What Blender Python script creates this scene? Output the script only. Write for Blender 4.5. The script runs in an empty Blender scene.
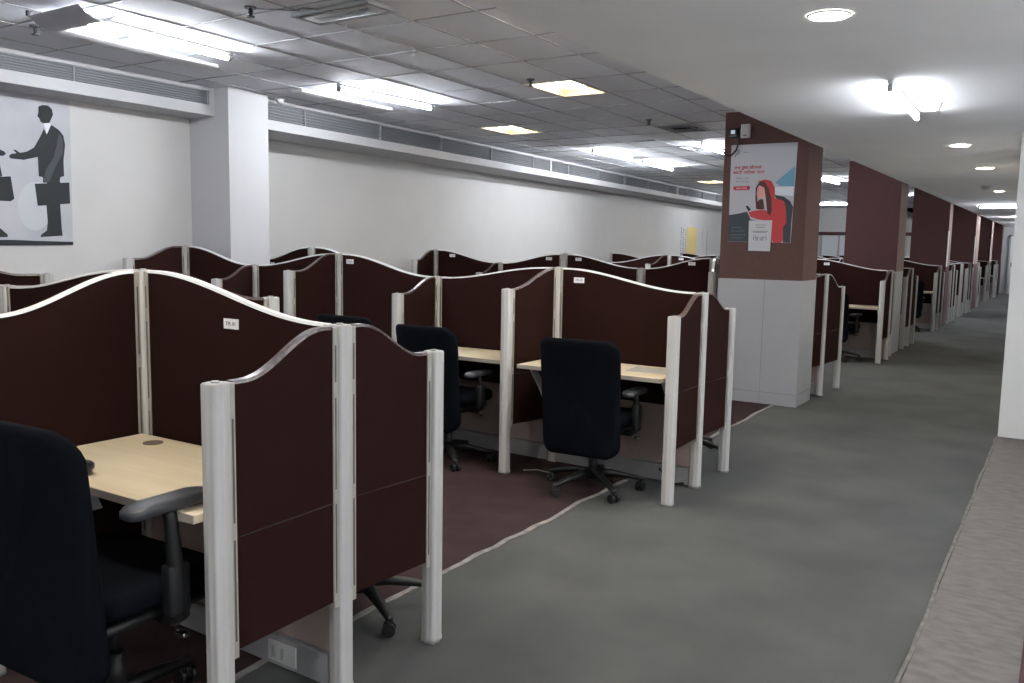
import bpy, bmesh, math, random
from math import sin, cos, pi, radians
from mathutils import Vector, Matrix
random.seed(7)
SC = bpy.context.scene
COL = SC.collection

# ------------------------------------------------------------------ materials
def srgb(c):
    return tuple(((x/255)/12.92 if x/255 <= .04045 else ((x/255+.055)/1.055)**2.4) for x in c)
MATS = {}
def mat(name, col, rough=.6, metal=0., noise=0., nscale=30., bump=0., bscale=200., spec=.5, emit=None, estr=0., col2=None, alpha=None, detail=4., stretch=None):
    if name in MATS: return MATS[name]
    m = bpy.data.materials.new(name); m.use_nodes = True
    nt = m.node_tree; b = nt.nodes['Principled BSDF']
    c = srgb(col)
    b.inputs['Base Color'].default_value = (*c, 1)
    b.inputs['Roughness'].default_value = rough
    b.inputs['Metallic'].default_value = metal
    b.inputs['Specular IOR Level'].default_value = spec
    tc = nt.nodes.new('ShaderNodeTexCoord')
    src = tc.outputs['Object']
    if stretch:
        mp = nt.nodes.new('ShaderNodeMapping'); mp.inputs['Scale'].default_value = stretch
        nt.links.new(src, mp.inputs['Vector']); src = mp.outputs['Vector']
    if noise or col2:
        n = nt.nodes.new('ShaderNodeTexNoise'); n.inputs['Scale'].default_value = nscale; n.inputs['Detail'].default_value = detail
        nt.links.new(src, n.inputs['Vector'])
        r = nt.nodes.new('ShaderNodeValToRGB')
        c2 = srgb(col2) if col2 else tuple(min(1, x*(1+noise)) for x in c)
        c1 = c if col2 else tuple(x*(1-noise) for x in c)
        r.color_ramp.elements[0].position = .35; r.color_ramp.elements[1].position = .65
        r.color_ramp.elements[0].color = (*c1, 1); r.color_ramp.elements[1].color = (*c2, 1)
        nt.links.new(n.outputs['Fac'], r.inputs['Fac']); nt.links.new(r.outputs['Color'], b.inputs['Base Color'])
    if bump:
        n2 = nt.nodes.new('ShaderNodeTexNoise'); n2.inputs['Scale'].default_value = bscale; n2.inputs['Detail'].default_value = 3
        nt.links.new(src, n2.inputs['Vector'])
        bp = nt.nodes.new('ShaderNodeBump'); bp.inputs['Strength'].default_value = bump; bp.inputs['Distance'].default_value = .01
        nt.links.new(n2.outputs['Fac'], bp.inputs['Height']); nt.links.new(bp.outputs['Normal'], b.inputs['Normal'])
    if emit:
        b.inputs['Emission Color'].default_value = (*srgb(emit), 1); b.inputs['Emission Strength'].default_value = estr
    MATS[name] = m
    return m

M_WALL = mat('painted_wall', (196, 195, 193), .85, noise=.02, nscale=2.)
M_PILLAR = mat('painted_pillar', (186, 186, 188), .8, noise=.015, nscale=2.)
M_GYP = mat('gypsum_ceiling', (240, 241, 244), .9, noise=.02, nscale=1.5)
M_TILE = mat('ceiling_tile', (234, 237, 244), .9, noise=.03, nscale=1.2, bump=.1, bscale=300)
M_TILE2 = mat('ceiling_tile_pale', (242, 244, 248), .9, noise=.03, nscale=1.2)
M_TBAR = mat('ceiling_grid_bar', (172, 173, 177), .6)
M_GAP = mat('dark_void', (26, 26, 28), .9)
M_CARPET = mat('grey_carpet', (82, 83, 82), .97, nscale=1.7, col2=(93, 94, 92), bump=.6, bscale=260, spec=.1, detail=8)
M_MAROON_CARPET = mat('maroon_carpet', (58, 45, 45), .97, nscale=5., col2=(68, 53, 52), bump=.6, bscale=260, spec=.1)
M_SEAM = mat('worn_seam', (150, 146, 141), .9, nscale=14., col2=(118, 112, 110))
M_STONE = mat('stone_floor', (84, 81, 78), .6, nscale=15., col2=(104, 100, 96), detail=6, stretch=(.8, 1.6, 1))
M_THRESH = mat('red_threshold', (56, 26, 28), .8, noise=.1)
M_FAB = mat('maroon_fabric', (36, 21, 19), .95, nscale=420., col2=(44, 26, 23), bump=.35, bscale=700, spec=.04)
M_POST = mat('grey_white_plastic', (163, 162, 160), .38, noise=.02, nscale=8.)
M_RAIL = mat('cream_rail', (162, 159, 150), .5, nscale=30., noise=.05)
M_SLOT = mat('slot_dark', (86, 82, 76), .7)
M_EDGE = mat('white_edge_trim', (226, 226, 226), .35)
M_EDGE_BR = mat('brown_gloss_edge_trim', (48, 34, 33), .28, nscale=60., col2=(96, 78, 75))
M_DESK = mat('maple_laminate', (222, 208, 180), .42, nscale=9., col2=(212, 196, 166), stretch=(.25, 3, 1), detail=7)
M_DESK_EDGE = mat('desk_edge_band', (170, 160, 150), .5)
M_BEIGE = mat('beige_laminate', (150, 134, 129), .5, noise=.03)
M_RACE = mat('grey_raceway', (140, 140, 141), .5)
M_SOCKET = mat('white_socket', (180, 180, 178), .4)
M_BRACKET = mat('white_metal', (206, 208, 212), .4)
M_CHAIR = mat('black_mesh_fabric', (13, 15, 20), .9, bump=.4, bscale=500, spec=.05, noise=.12, nscale=300)
M_CHAIRM = mat('maroon_chair_fabric', (48, 28, 28), .9, bump=.4, bscale=500, spec=.2)
M_BLK = mat('black_plastic', (17, 18, 20), .5, noise=.05)
M_PADG = mat('armrest_pad', (48, 50, 54), .38)
M_CHROME = mat('chrome', (190, 190, 190), .2, metal=1.)
M_COLBR = mat('brown_column_paint', (88, 64, 59), .9, nscale=60., col2=(82, 58, 54), bump=.15, bscale=200)
M_COLBR_D = mat('dark_brown_column_paint', (84, 54, 54), .9, nscale=60., col2=(76, 48, 48), bump=.15, bscale=200)
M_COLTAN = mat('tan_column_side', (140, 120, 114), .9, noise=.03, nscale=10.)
M_COLWH = mat('grey_white_laminate', (160, 161, 164), .4, noise=.015, nscale=4.)
M_GRILLE = mat('grille_louvre', (150, 153, 156), .5)
M_DUCTBK = mat('grille_dark', (52, 55, 58), .8)
M_FIX = mat('white_enamel', (214, 214, 214), .4)
M_GOLD = mat('brass_frame', (206, 194, 166), .4)
M_ACR = mat('acrylic_diffuser', (196, 197, 200), .3)
nt_ = M_ACR.node_tree; tr_ = nt_.nodes.new('ShaderNodeBsdfTranslucent'); tr_.inputs['Color'].default_value = (.6, .6, .62, 1)
mx_ = nt_.nodes.new('ShaderNodeMixShader'); mx_.inputs[0].default_value = .35
nt_.links.new(nt_.nodes['Principled BSDF'].outputs[0], mx_.inputs[1]); nt_.links.new(tr_.outputs[0], mx_.inputs[2]); nt_.links.new(mx_.outputs[0], nt_.nodes['Material Output'].inputs['Surface'])
M_TUBE = mat('tube_glow', (255, 255, 255), .5, emit=(246, 249, 255), estr=88.)
M_PANELGL = mat('panel_glow', (255, 250, 238), .5, emit=(255, 246, 230), estr=9.)
M_PANELWARM = mat('panel_warm', (190, 168, 126), .5)
M_PANELGL2 = mat('panel_glow_strong', (255, 250, 238), .5, emit=(255, 250, 240), estr=34.)  # glow of the recessed lights added out of view
M_TUBE2 = mat('aisle_tube_glow', (255, 255, 255), .5, emit=(246, 249, 255), estr=38.)
M_DOWN = mat('downlight_glow', (255, 252, 244), .5, emit=(255, 250, 238), estr=75.)
M_DOWNW = mat('downlight_warm_glow', (255, 246, 222), .5, emit=(255, 236, 196), estr=50.)
M_DET = mat('detector_white', (214, 214, 212), .5)
M_METAL = mat('dark_metal', (90, 92, 96), .4, metal=.6)
def flat(name, c, r=.7): return mat(name, c, r)

# ------------------------------------------------------------------ mesh builder
class MB:
    def __init__(s): s.v = []; s.f = []; s.m = []; s.sm = []
    def add(s, vs, fs, mi=0, smooth=False):
        o = len(s.v); s.v += [tuple(v) for v in vs]
        for f in fs: s.f.append([i+o for i in f]); s.m.append(mi); s.sm.append(smooth)
    def box(s, x0, x1, y0, y1, z0, z1, mi=0, M=None):
        vs = [Vector((x, y, z)) for z in (z0, z1) for y in (y0, y1) for x in (x0, x1)]
        if M: vs = [M @ v for v in vs]
        s.add(vs, [(0,2,3,1),(4,5,7,6),(0,1,5,4),(2,6,7,3),(0,4,6,2),(1,3,7,5)], mi)
    def bbox(s, x0, x1, y0, y1, z0, z1, b=.005, mi=0, M=None, seg=2):
        bm = bmesh.new(); bmesh.ops.create_cube(bm, size=1)
        for v in bm.verts: v.co = Vector(((x0+x1)/2+v.co.x*(x1-x0), (y0+y1)/2+v.co.y*(y1-y0), (z0+z1)/2+v.co.z*(z1-z0)))
        bmesh.ops.bevel(bm, geom=bm.edges[:], offset=b, segments=seg, affect='EDGES', profile=.5)
        bm.verts.index_update()
        vs = [(M @ v.co) if M else v.co.copy() for v in bm.verts]
        fs = [[v.index for v in f.verts] for f in bm.faces]
        s.add(vs, fs, mi, True); bm.free()
    def prism(s, poly, a, bdir, M=None, mi=0, smooth=False):
        """poly: list of Vector (3D) planar, extruded by vector a"""
        n = len(poly); vs = [Vector(p) for p in poly] + [Vector(p)+Vector(a) for p in poly]
        if M: vs = [M @ v for v in vs]
        fs = [list(range(n))[::-1], list(range(n, 2*n))]
        s.add(vs, fs, mi); 
        o = len(s.v)-2*n
        for i in range(n):
            j = (i+1) % n
            s.f.append([o+i, o+j, o+n+j, o+n+i]); s.m.append(mi); s.sm.append(smooth)
    def cyl(s, p0, p1, r0, r1=None, n=16, mi=0, caps=True, smooth=True):
        p0 = Vector(p0); p1 = Vector(p1); r1 = r0 if r1 is None else r1
        d = (p1-p0).normalized(); a = d.orthogonal().normalized(); b = d.cross(a)
        vs = [p0+(a*cos(2*pi*i/n)+b*sin(2*pi*i/n))*r0 for i in range(n)] + [p1+(a*cos(2*pi*i/n)+b*sin(2*pi*i/n))*r1 for i in range(n)]
        o = len(s.v); s.v += [tuple(v) for v in vs]
        for i in range(n):
            j = (i+1) % n; s.f.append([o+i, o+j, o+n+j, o+n+i]); s.m.append(mi); s.sm.append(smooth)
        if caps:
            s.f.append([o+i for i in range(n)][::-1]); s.m.append(mi); s.sm.append(False)
            s.f.append([o+n+i for i in range(n)]); s.m.append(mi); s.sm.append(False)
    def tube(s, pts, r, n=8, mi=0):
        pts = [Vector(p) for p in pts]; rs = r if isinstance(r, list) else [r]*len(pts)
        up = Vector((0, 0, 1)); o = len(s.v); prev = None
        for i, p in enumerate(pts):
            t = (pts[min(i+1, len(pts)-1)]-pts[max(i-1, 0)]).normalized()
            a = t.cross(up) if prev is None else prev - t*prev.dot(t)
            if a.length < 1e-4: a = t.orthogonal()
            a.normalize(); prev = a; b = t.cross(a)
            s.v += [tuple(p+(a*cos(2*pi*k/n)+b*sin(2*pi*k/n))*rs[i]) for k in range(n)]
        for i in range(len(pts)-1):
            for k in range(n):
                l = (k+1) % n
                s.f.append([o+i*n+k, o+i*n+l, o+(i+1)*n+l, o+(i+1)*n+k]); s.m.append(mi); s.sm.append(True)
        s.f.append([o+k for k in range(n)][::-1]); s.m.append(mi); s.sm.append(False)
        e = o+(len(pts)-1)*n; s.f.append([e+k for k in range(n)]); s.m.append(mi); s.sm.append(False)
    def rings(s, rs, mi=0, close0=True, close1=True):
        """list of closed rings with equal counts, lofted"""
        n = len(rs[0]); o = len(s.v)
        for r in rs: s.v += [tuple(p) for p in r]
        for i in range(len(rs)-1):
            for k in range(n):
                l = (k+1) % n
                s.f.append([o+i*n+k, o+i*n+l, o+(i+1)*n+l, o+(i+1)*n+k]); s.m.append(mi); s.sm.append(True)
        if close0: s.f.append([o+k for k in range(n)][::-1]); s.m.append(mi); s.sm.append(True)
        if close1:
            e = o+(len(rs)-1)*n; s.f.append([e+k for k in range(n)]); s.m.append(mi); s.sm.append(True)
    def build(s, name, mats, parent=None, loc=None):
        me = bpy.data.meshes.new(name); me.from_pydata(s.v, [], s.f); me.update()
        mats = mats if isinstance(mats, (list, tuple)) else [mats]
        for m in mats: me.materials.append(m)
        me.polygons.foreach_set('material_index', s.m); me.polygons.foreach_set('use_smooth', s.sm)
        bm = bmesh.new(); bm.from_mesh(me); bmesh.ops.recalc_face_normals(bm, faces=bm.faces[:])
        bm.to_mesh(me); bm.free()
        o = bpy.data.objects.new(name, me); COL.objects.link(o)
        if parent: o.parent = parent
        if loc: o.location = loc
        return o
def empty(name, loc=(0,0,0), rz=0.):
    o = bpy.data.objects.new(name, None); COL.objects.link(o); o.location = loc; o.rotation_euler = (0, 0, rz)
    o.empty_display_size = .1
    return o
def tag(o, label, cat, group=None):
    o['label'] = label; o['category'] = cat
    if group: o['group'] = group
    return o
def struct(o, label=None):
    o['kind'] = 'structure'
    if label: o['label'] = label
    return o
def copy_tree(o, parent=None):
    c = o.copy(); COL.objects.link(c)
    if parent: c.parent = parent
    for ch in list(o.children): copy_tree(ch, c)
    return c
def text_obj(name, body, size, m, parent, M, extr=.0006, bold=0.):
    cu = bpy.data.curves.new(name, 'FONT'); cu.body = body; cu.size = size; cu.extrude = extr; cu.offset = bold
    cu.align_x = 'CENTER'; cu.align_y = 'CENTER'; cu.resolution_u = 3
    t = bpy.data.objects.new(name+'_src', cu); COL.objects.link(t)
    dg = bpy.context.evaluated_depsgraph_get(); dg.update()
    me = bpy.data.meshes.new_from_object(t.evaluated_get(dg)); 
    bpy.data.objects.remove(t)
    me.materials.clear(); me.materials.append(m); me.transform(M)
    o = bpy.data.objects.new(name, me); COL.objects.link(o)
    if parent: o.parent = parent
    return o

# ------------------------------------------------------------------ camera (eye height 1.5 m, standing in the aisle)
cam_d = bpy.data.cameras.new('camera'); cam = bpy.data.objects.new('camera', cam_d); COL.objects.link(cam)
cam_d.sensor_width = 36; cam_d.lens = 868.25/1024*36; cam_d.clip_start = .05; cam_d.clip_end = 200
r_ = Vector((0.84216009, 0.53893523, 0.017754)); u_ = Vector((-0.07488712, 0.08428872, 0.99362333)); w_ = Vector((-0.53400216, 0.83811946, -0.1113439))
Mc = Matrix(((r_.x, u_.x, -w_.x, 0), (r_.y, u_.y, -w_.y, 0), (r_.z, u_.z, -w_.z, 1.5), (0, 0, 0, 1)))
cam.matrix_world = Mc
SC.camera = cam

ZT, ZG = 2.80, 2.45          # tile ceiling, gypsum ceiling over the aisle
XS = -2.03                   # edge of the gypsum ceiling
# ------------------------------------------------------------------ floors
b = MB(); b.box(-10, 4, -4.2, 39, -.1, 0); struct(b.build('floor', M_CARPET))
def ragged_strip(x0, x1, y0, y1, z, n, amp, name, m, horizontal=False, thick=.004):
    b = MB(); L = []; R_ = []
    for i in range(n+1):
        t = y0+(y1-y0)*i/n
        wv = random.uniform(-amp, amp)+.6*amp*sin(i*.7)
        L.append((x0+wv+random.uniform(-amp, amp)*.3, t)); R_.append((x1+wv+random.uniform(-amp, amp)*.3, t))
    for i in range(n):
        q = [L[i], R_[i], R_[i+1], L[i+1]]
        if horizontal: q = [(c, a) for a, c in q]
        b.prism([Vector((p[0], p[1], z)) for p in q], (0, 0, thick), None)
    return b.build(name, m)
b = MB(); b.box(-9, -2.31, -4.1, 8.36, 0, .004); struct(b.build('floor_maroon_carpet', M_MAROON_CARPET), 'maroon carpet under the cubicles')
struct(ragged_strip(-2.32, -2.29, -3.5, 8.36, .002, 90, .010, 'trim_1', M_SEAM, thick=.004), 'worn pale seam between maroon and grey carpet')
struct(ragged_strip(8.35, 8.39, -8.5, -2.34, .002, 60, .008, 'trim_2', M_SEAM, True, thick=.004), 'worn pale seam across the end of the maroon carpet')
b = MB(); b.box(-.385, -.04, -4.1, 8.04, 0, .006); struct(b.build('floor_stone', M_STONE), 'grey stone strip along the aisle')
struct(ragged_strip(-.402, -.387, -4, 8.04, .002, 60, .004, 'trim_3', mat('carpet_edge', (118, 116, 110), .8, nscale=20., col2=(88, 86, 82)), thick=.007), 'pale ragged edge of the grey carpet')
b = MB(); b.box(.25, 3.0, -4.1, 8.04, 0, .008); struct(b.build('floor_side', mat('bounce_floor', (214, 214, 210), .4, noise=.03)), 'unseen floor made pale for bounce light, right of the red threshold')  # unseen floor, made pale to bounce light up to the aisle ceiling
b = MB(); b.box(-.04, .25, -4.1, 8.04, 0, .012); struct(b.build('floor_red_threshold', M_THRESH), 'dark red threshold beside the stone strip')

# ------------------------------------------------------------------ walls
b = MB(); b.box(-7.2, -6.72, -4.1, 5.14, 0, ZT); struct(b.build('wall_left', M_WALL))
b = MB()
def w2(y, off=0): return -6.38-.062*(y-6)-off
b.prism([Vector((w2(5.5, .62), 5.5, 0)), Vector((w2(28.5, .62), 28.5, 0)), Vector((w2(28.5, .9), 28.5, 0)), Vector((w2(5.5, .9), 5.5, 0))], (0, 0, ZT), None)
struct(b.build('wall_left_far', M_WALL))
b = MB(); b.box(-7.3, -6.2, 5.118, 5.56, 0, ZT); struct(b.build('wall_left_pillar', M_PILLAR))
b = MB(); b.box(-9.5, -4.6, 28.5, 28.7, 0, ZT); struct(b.build('wall_far_hall', M_WALL))
b = MB(); b.box(-9, 3.2, -4.3, -4.1, 0, ZT); struct(b.build('wall_back', M_WALL))
b = MB(); b.box(-.39, .4, 8.04, 37.2, 0, ZT-.1); struct(b.build('wall_right', mat('right_wall_paint', (228, 228, 226), .8)))
b = MB(); b.box(.4, 3.2, 8.04, 8.3, 0, ZT-.1); b.box(3.0, 3.2, -4.1, 8.04, 0, ZT-.1); struct(b.build('wall_right_recess', M_WALL))
b = MB(); b.box(-4.6, .4, 37.0, 37.2, 0, ZT-.1); struct(b.build('wall_far', mat('far_wall', (170, 172, 174), .8)))
b = MB(); b.box(-4.8, -4.6, 28.7, 37.2, 0, ZT); struct(b.build('wall_far_side', M_WALL))
# far door at the end of the aisle
d = MB(); d.bbox(-1.86, -1.16, 36.93, 36.98, 0.01, 2.1, .006); door = struct(d.build('door_1', mat('far_door_paint', (214, 216, 218), .5)))
d = MB()
for x in (-1.92, -1.16): d.box(x, x+.06, 36.9, 36.99, 0, 2.16)
d.box(-1.92, -1.10, 36.9, 36.99, 2.1, 2.16); d.build('door_frame', M_POST, door)
d = MB(); d.box(-1.62, -1.40, 36.925, 36.935, .35, .8); d.build('door_vent', M_DUCTBK, door)
d = MB(); d.box(-1.82, -1.78, 36.9, 36.94, 1.0, 1.15); d.build('door_handle', M_METAL, door)
# far hall wall: brown rail and a pale blind below
d = MB(); d.bbox(-7.5, -3.2, 28.38, 28.5, 1.96, 2.06, .01); struct(d.build('trim_4', M_COLBR_D), 'brown rail across the far hall wall')
d = MB(); d.box(-6.6, -4.2, 28.40, 28.44, 1.1, 1.95); win = struct(d.build('window_1', mat('roller_blind', (214, 217, 222), .6)))
d = MB()
for x in (-6.65, -6.12, -5.4, -4.8, -4.2): d.box(x, x+.05, 28.38, 28.45, 1.05, 1.96)
d.build('window_frame', M_POST, win)

# ------------------------------------------------------------------ bulkheads with air grilles
def bulkhead(x0, y0, x1, y1, depth, zb, name, gname, glabel, cuts):
    d = Vector((x1-x0, y1-y0, 0)); L = d.length; d.normalize(); n = Vector((-d.y, d.x, 0))  # n points to the wall (-x)
    if n.x > 0: n = -n
    O = Vector((x0, y0, 0))
    M = Matrix(((d.x, n.x, 0, O.x), (d.y, n.y, 0, O.y), (0, 0, 1, 0), (0, 0, 0, 1)))
    zg0, zg1 = zb+.09, ZT-.028
    b = MB()
    b.box(0, L, 0, depth, zb, zg0, M=M); b.box(0, L, 0, .02, zg1, ZT, M=M); b.box(0, L, .10, depth, zg0, ZT, M=M)
    for a in cuts+[0, L-.05]: b.box(a, a+.05, 0, .1, zg0, zg1, M=M)
    struct(b.build(name, M_PILLAR))
    seg = sorted(set(cuts+[0, L-.05]))
    for i in range(len(seg)-1):
        a0, a1 = seg[i]+.05, seg[i+1]
        if a1-a0 < .1: continue
        e = empty(gname, M @ Vector(((a0+a1)/2, .02, zg0)))
        tag(e, glabel[i] if i < len(glabel) else glabel[-1], 'air grille', 'linear air grilles along the left wall')
        inv = Matrix.Translation(-e.location)
        k = MB(); k.box(a0, a1, .085, .095, zg0, zg1, M=inv @ M); k.build('grille_back', M_DUCTBK, e)
        k = MB(); nb = 6
        for j in range(nb):
            z = zg0+(zg1-zg0)*(j+.5)/nb
            Mt = inv @ M @ Matrix.Translation((0, .035, z)) @ Matrix.Rotation(radians(-28), 4, 'X')
            k.box(a0, a1, -.015, .03, -.0025, .0025, M=Mt)
        k.build('louvre', M_GRILLE, e)
        q = a0+.6
        while q < a1:
            k = MB(); k.box(q, q+.01, .01, .08, zg0, zg1, M=inv @ M); q += 1.2; k.build('louvre_divider', M_GRILLE, e)
bulkhead(-6.38, -4.0, -6.38, 5.118, .36, 2.565, 'trim_5', 'air_grille', ['long slatted air grille above the businessmen poster'], [])
bulkhead(w2(5.56), 5.56, w2(28.4), 28.4, .64, 2.52, 'trim_6', 'air_grille',
         ['slatted air grille just beyond the white pillar', 'middle slatted air grille on the left wall', 'slatted air grille above the yellow wall panel', 'farthest slatted air grille on the left wall'], [6.0, 12.0, 17.0])

# ------------------------------------------------------------------ ceilings
TH = -.018
def grid_pt(i, yv):  # grid line i, row coordinate yv
    x = -3.40-.455*i + TH*(yv-6.0)
    return x
ylines = [-4.3, -3.7, -3.1, -2.5, -1.9, -1.3, -.7, -.05, .55, 1.2, 1.82, 2.43, 3.02, 3.57, 4.14, 4.78, 5.40, 6.16, 6.83, 7.48, 8.2, 8.85]
while ylines[-1] < 28.4: ylines.append(ylines[-1]+.64)
holes = {}   # (i, j) of cells with openings
def cell_of(x, y):
    j = max(k for k in range(len(ylines)) if ylines[k] <= y)
    i = math.floor((-3.40-x+TH*(y-6))/.455)
    return i, j
recess = [(-3.68, 6.53), (-5.66, 8.68), (-6.1, 16.75), (-4.2, 13.9), (-2.75, 1.5), (-2.45, 4.6)]
dark_cells = [(-3.80, 9.1), (-4.20, 11.1)]
for q in recess+dark_cells: holes[cell_of(*q)] = 1
tiles = MB(); bars = MB()
i0 = math.floor((-3.40-XS)/.455)-1
for i in range(-4, 14):
    for j in range(len(ylines)-1):
        if (i, j) in holes: continue
        y0, y1 = ylines[j], ylines[j+1]
        c = [(grid_pt(i, y0), y0), (grid_pt(i, y1), y1), (grid_pt(i+1, y1), y1), (grid_pt(i+1, y0), y0)]
        if max(p[0] for p in c) < -9.2: continue
        zz = [ZT+random.uniform(0, .004) for _ in c]
        if random.random() < .08: zz = [ZT+random.uniform(-.003, .012) for _ in c]
        g = .004
        cx = sum(p[0] for p in c)/4; cy = sum(p[1] for p in c)/4
        vs = [(p[0]+(g if p[0] < cx else -g), p[1]+(g if p[1] < cy else -g), z) for p, z in zip(c, zz)]
        vs += [(v[0], v[1], ZT+.03) for v in vs]
        tiles.add(vs, [(0,1,2,3),(4,7,6,5),(0,4,5,1),(1,5,6,2),(2,6,7,3),(3,7,4,0)], 1 if random.random() < .12 else 0)
tiles.box(-9.2, XS+.05, -4.3, 28.6, ZT+.16, ZT+.2, 2)
struct(tiles.build('ceiling', [M_TILE, M_TILE2, M_GAP]))
for i in range(-3, 14):
    pts = [(grid_pt(i, y), y) for y in (ylines[0], ylines[-1])]
    (xa, ya), (xb, yb) = pts
    bars.prism([Vector((xa-.006, ya, ZT-.003)), Vector((xa+.006, ya, ZT-.003)), Vector((xb+.006, yb, ZT-.003)), Vector((xb-.006, yb, ZT-.003))], (0, 0, .02), None)
for y in ylines:
    bars.box(-9, XS-.02, y-.006, y+.006, ZT-.0025, ZT+.02)
struct(bars.build('trim_7', M_TBAR), 'grid bars of the tiled ceiling')
b = MB(); b.box(XS, 3.2, -4.3, 37.2, ZG, ZG+.06); b.box(XS, XS+.06, -4.3, 37.2, ZG+.06, ZT+.05)
b.box(XS, 3.2, -4.3, 37.2, ZT+.05, ZT+.1)
struct(b.build('ceiling_aisle', M_GYP), 'smooth lowered ceiling over the aisle')

# ------------------------------------------------------------------ columns
def column(y0, y1, x0, name_m, detail=False, side=None, with_strip=False, base=None):
    b = MB(); zl = 1.205
    X1 = -2.10
    b.box(x0, X1, y0, y1, zl, ZT)
    b2 = MB()
    b2.box(x0-.004, X1+.004, y0-.004, y1+.004, 0, zl)
    c = struct(b.build('column', name_m))
    lo = b2.build('column_base', base or M_COLWH, c)
    if detail:
        k = MB()
        k.box(-2.452, -2.447, y0-.006, y0-.003, 0, zl); k.box(-2.83, -2.10, y0-.006, y0-.003, .115, .120)
        k.box(X1+.003, X1+.006, y0, y1, .115, .120)
        k.build('panel_joint', flat('joint_grey', (132, 134, 138)), c)
    if side:
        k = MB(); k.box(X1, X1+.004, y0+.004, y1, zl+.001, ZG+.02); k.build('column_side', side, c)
    if with_strip:
        k = MB(); k.box(X1-.004, X1+.010, y0-.008, y0+.06, zl, 1.92); k.build('corner_strip', mat('white_corner_strip', (236, 238, 240), .3), c)  # narrow white strip on the near corner of the column
    return c
c1 = column(8.34, 8.87, -2.905, M_COLBR, detail=True)
c1['label'] = 'nearest brown column with grey laminate base'
for (y0, y1, x0, sd, gd) in [(13.57, 14.19, -2.83, M_COLTAN, False), (19.6, 20.12, -2.79, M_COLTAN, True), (25.45, 26.6, -2.70, M_COLTAN, True), (30.78, 31.5, -2.6, M_COLTAN, True), (35.85, 36.4, -2.55, None, False)]:
    column(y0, y1, x0, M_COLBR_D, side=sd, with_strip=gd, base=None if y0 < 15 else M_COLBR_D)

# ------------------------------------------------------------------ cubicle partitions
POST_R = .034
def post_profile(n=32):
    pr = []
    for k in range(n):
        a = 2*pi*k/n
        r = POST_R*min(1.12, 1/max(abs(cos(a)), abs(sin(a)))**.55)
        if k % 4 == 2: r *= .90
        pr.append((r*cos(a), r*sin(a)))
    return pr
PP = post_profile()
def add_post(parent, x, y, zt, lod=0):
    b = MB()
    P = PP if lod == 0 else PP[::4]
    n = len(P)
    r0 = [Vector((x+p[0]*1.06, y+p[1]*1.06, .0)) for p in P]; r1 = [Vector((x+p[0]*1.06, y+p[1]*1.06, .018)) for p in P]
    r2 = [Vector((x+p[0], y+p[1], .020)) for p in P]; r3 = [Vector((x+p[0], y+p[1], zt-.004)) for p in P]
    r4 = [Vector((x+p[0]*.9, y+p[1]*.9, zt)) for p in P]
    b.rings([r0, r1, r2, r3, r4])
    for i in range(len(b.sm)): b.sm[i] = False if lod else b.sm[i]
    o = b.build('post', M_POST, parent)
    if lod == 0:
        k = MB(); k.cyl((x, y, zt-.001), (x, y, zt+.005), .012, n=6); k.build('post_cap', flat('cap_grey', (150, 150, 150), .4), o)
    return o
def smooth01(t): return .5-.5*cos(pi*min(1, max(0, t)))
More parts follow.
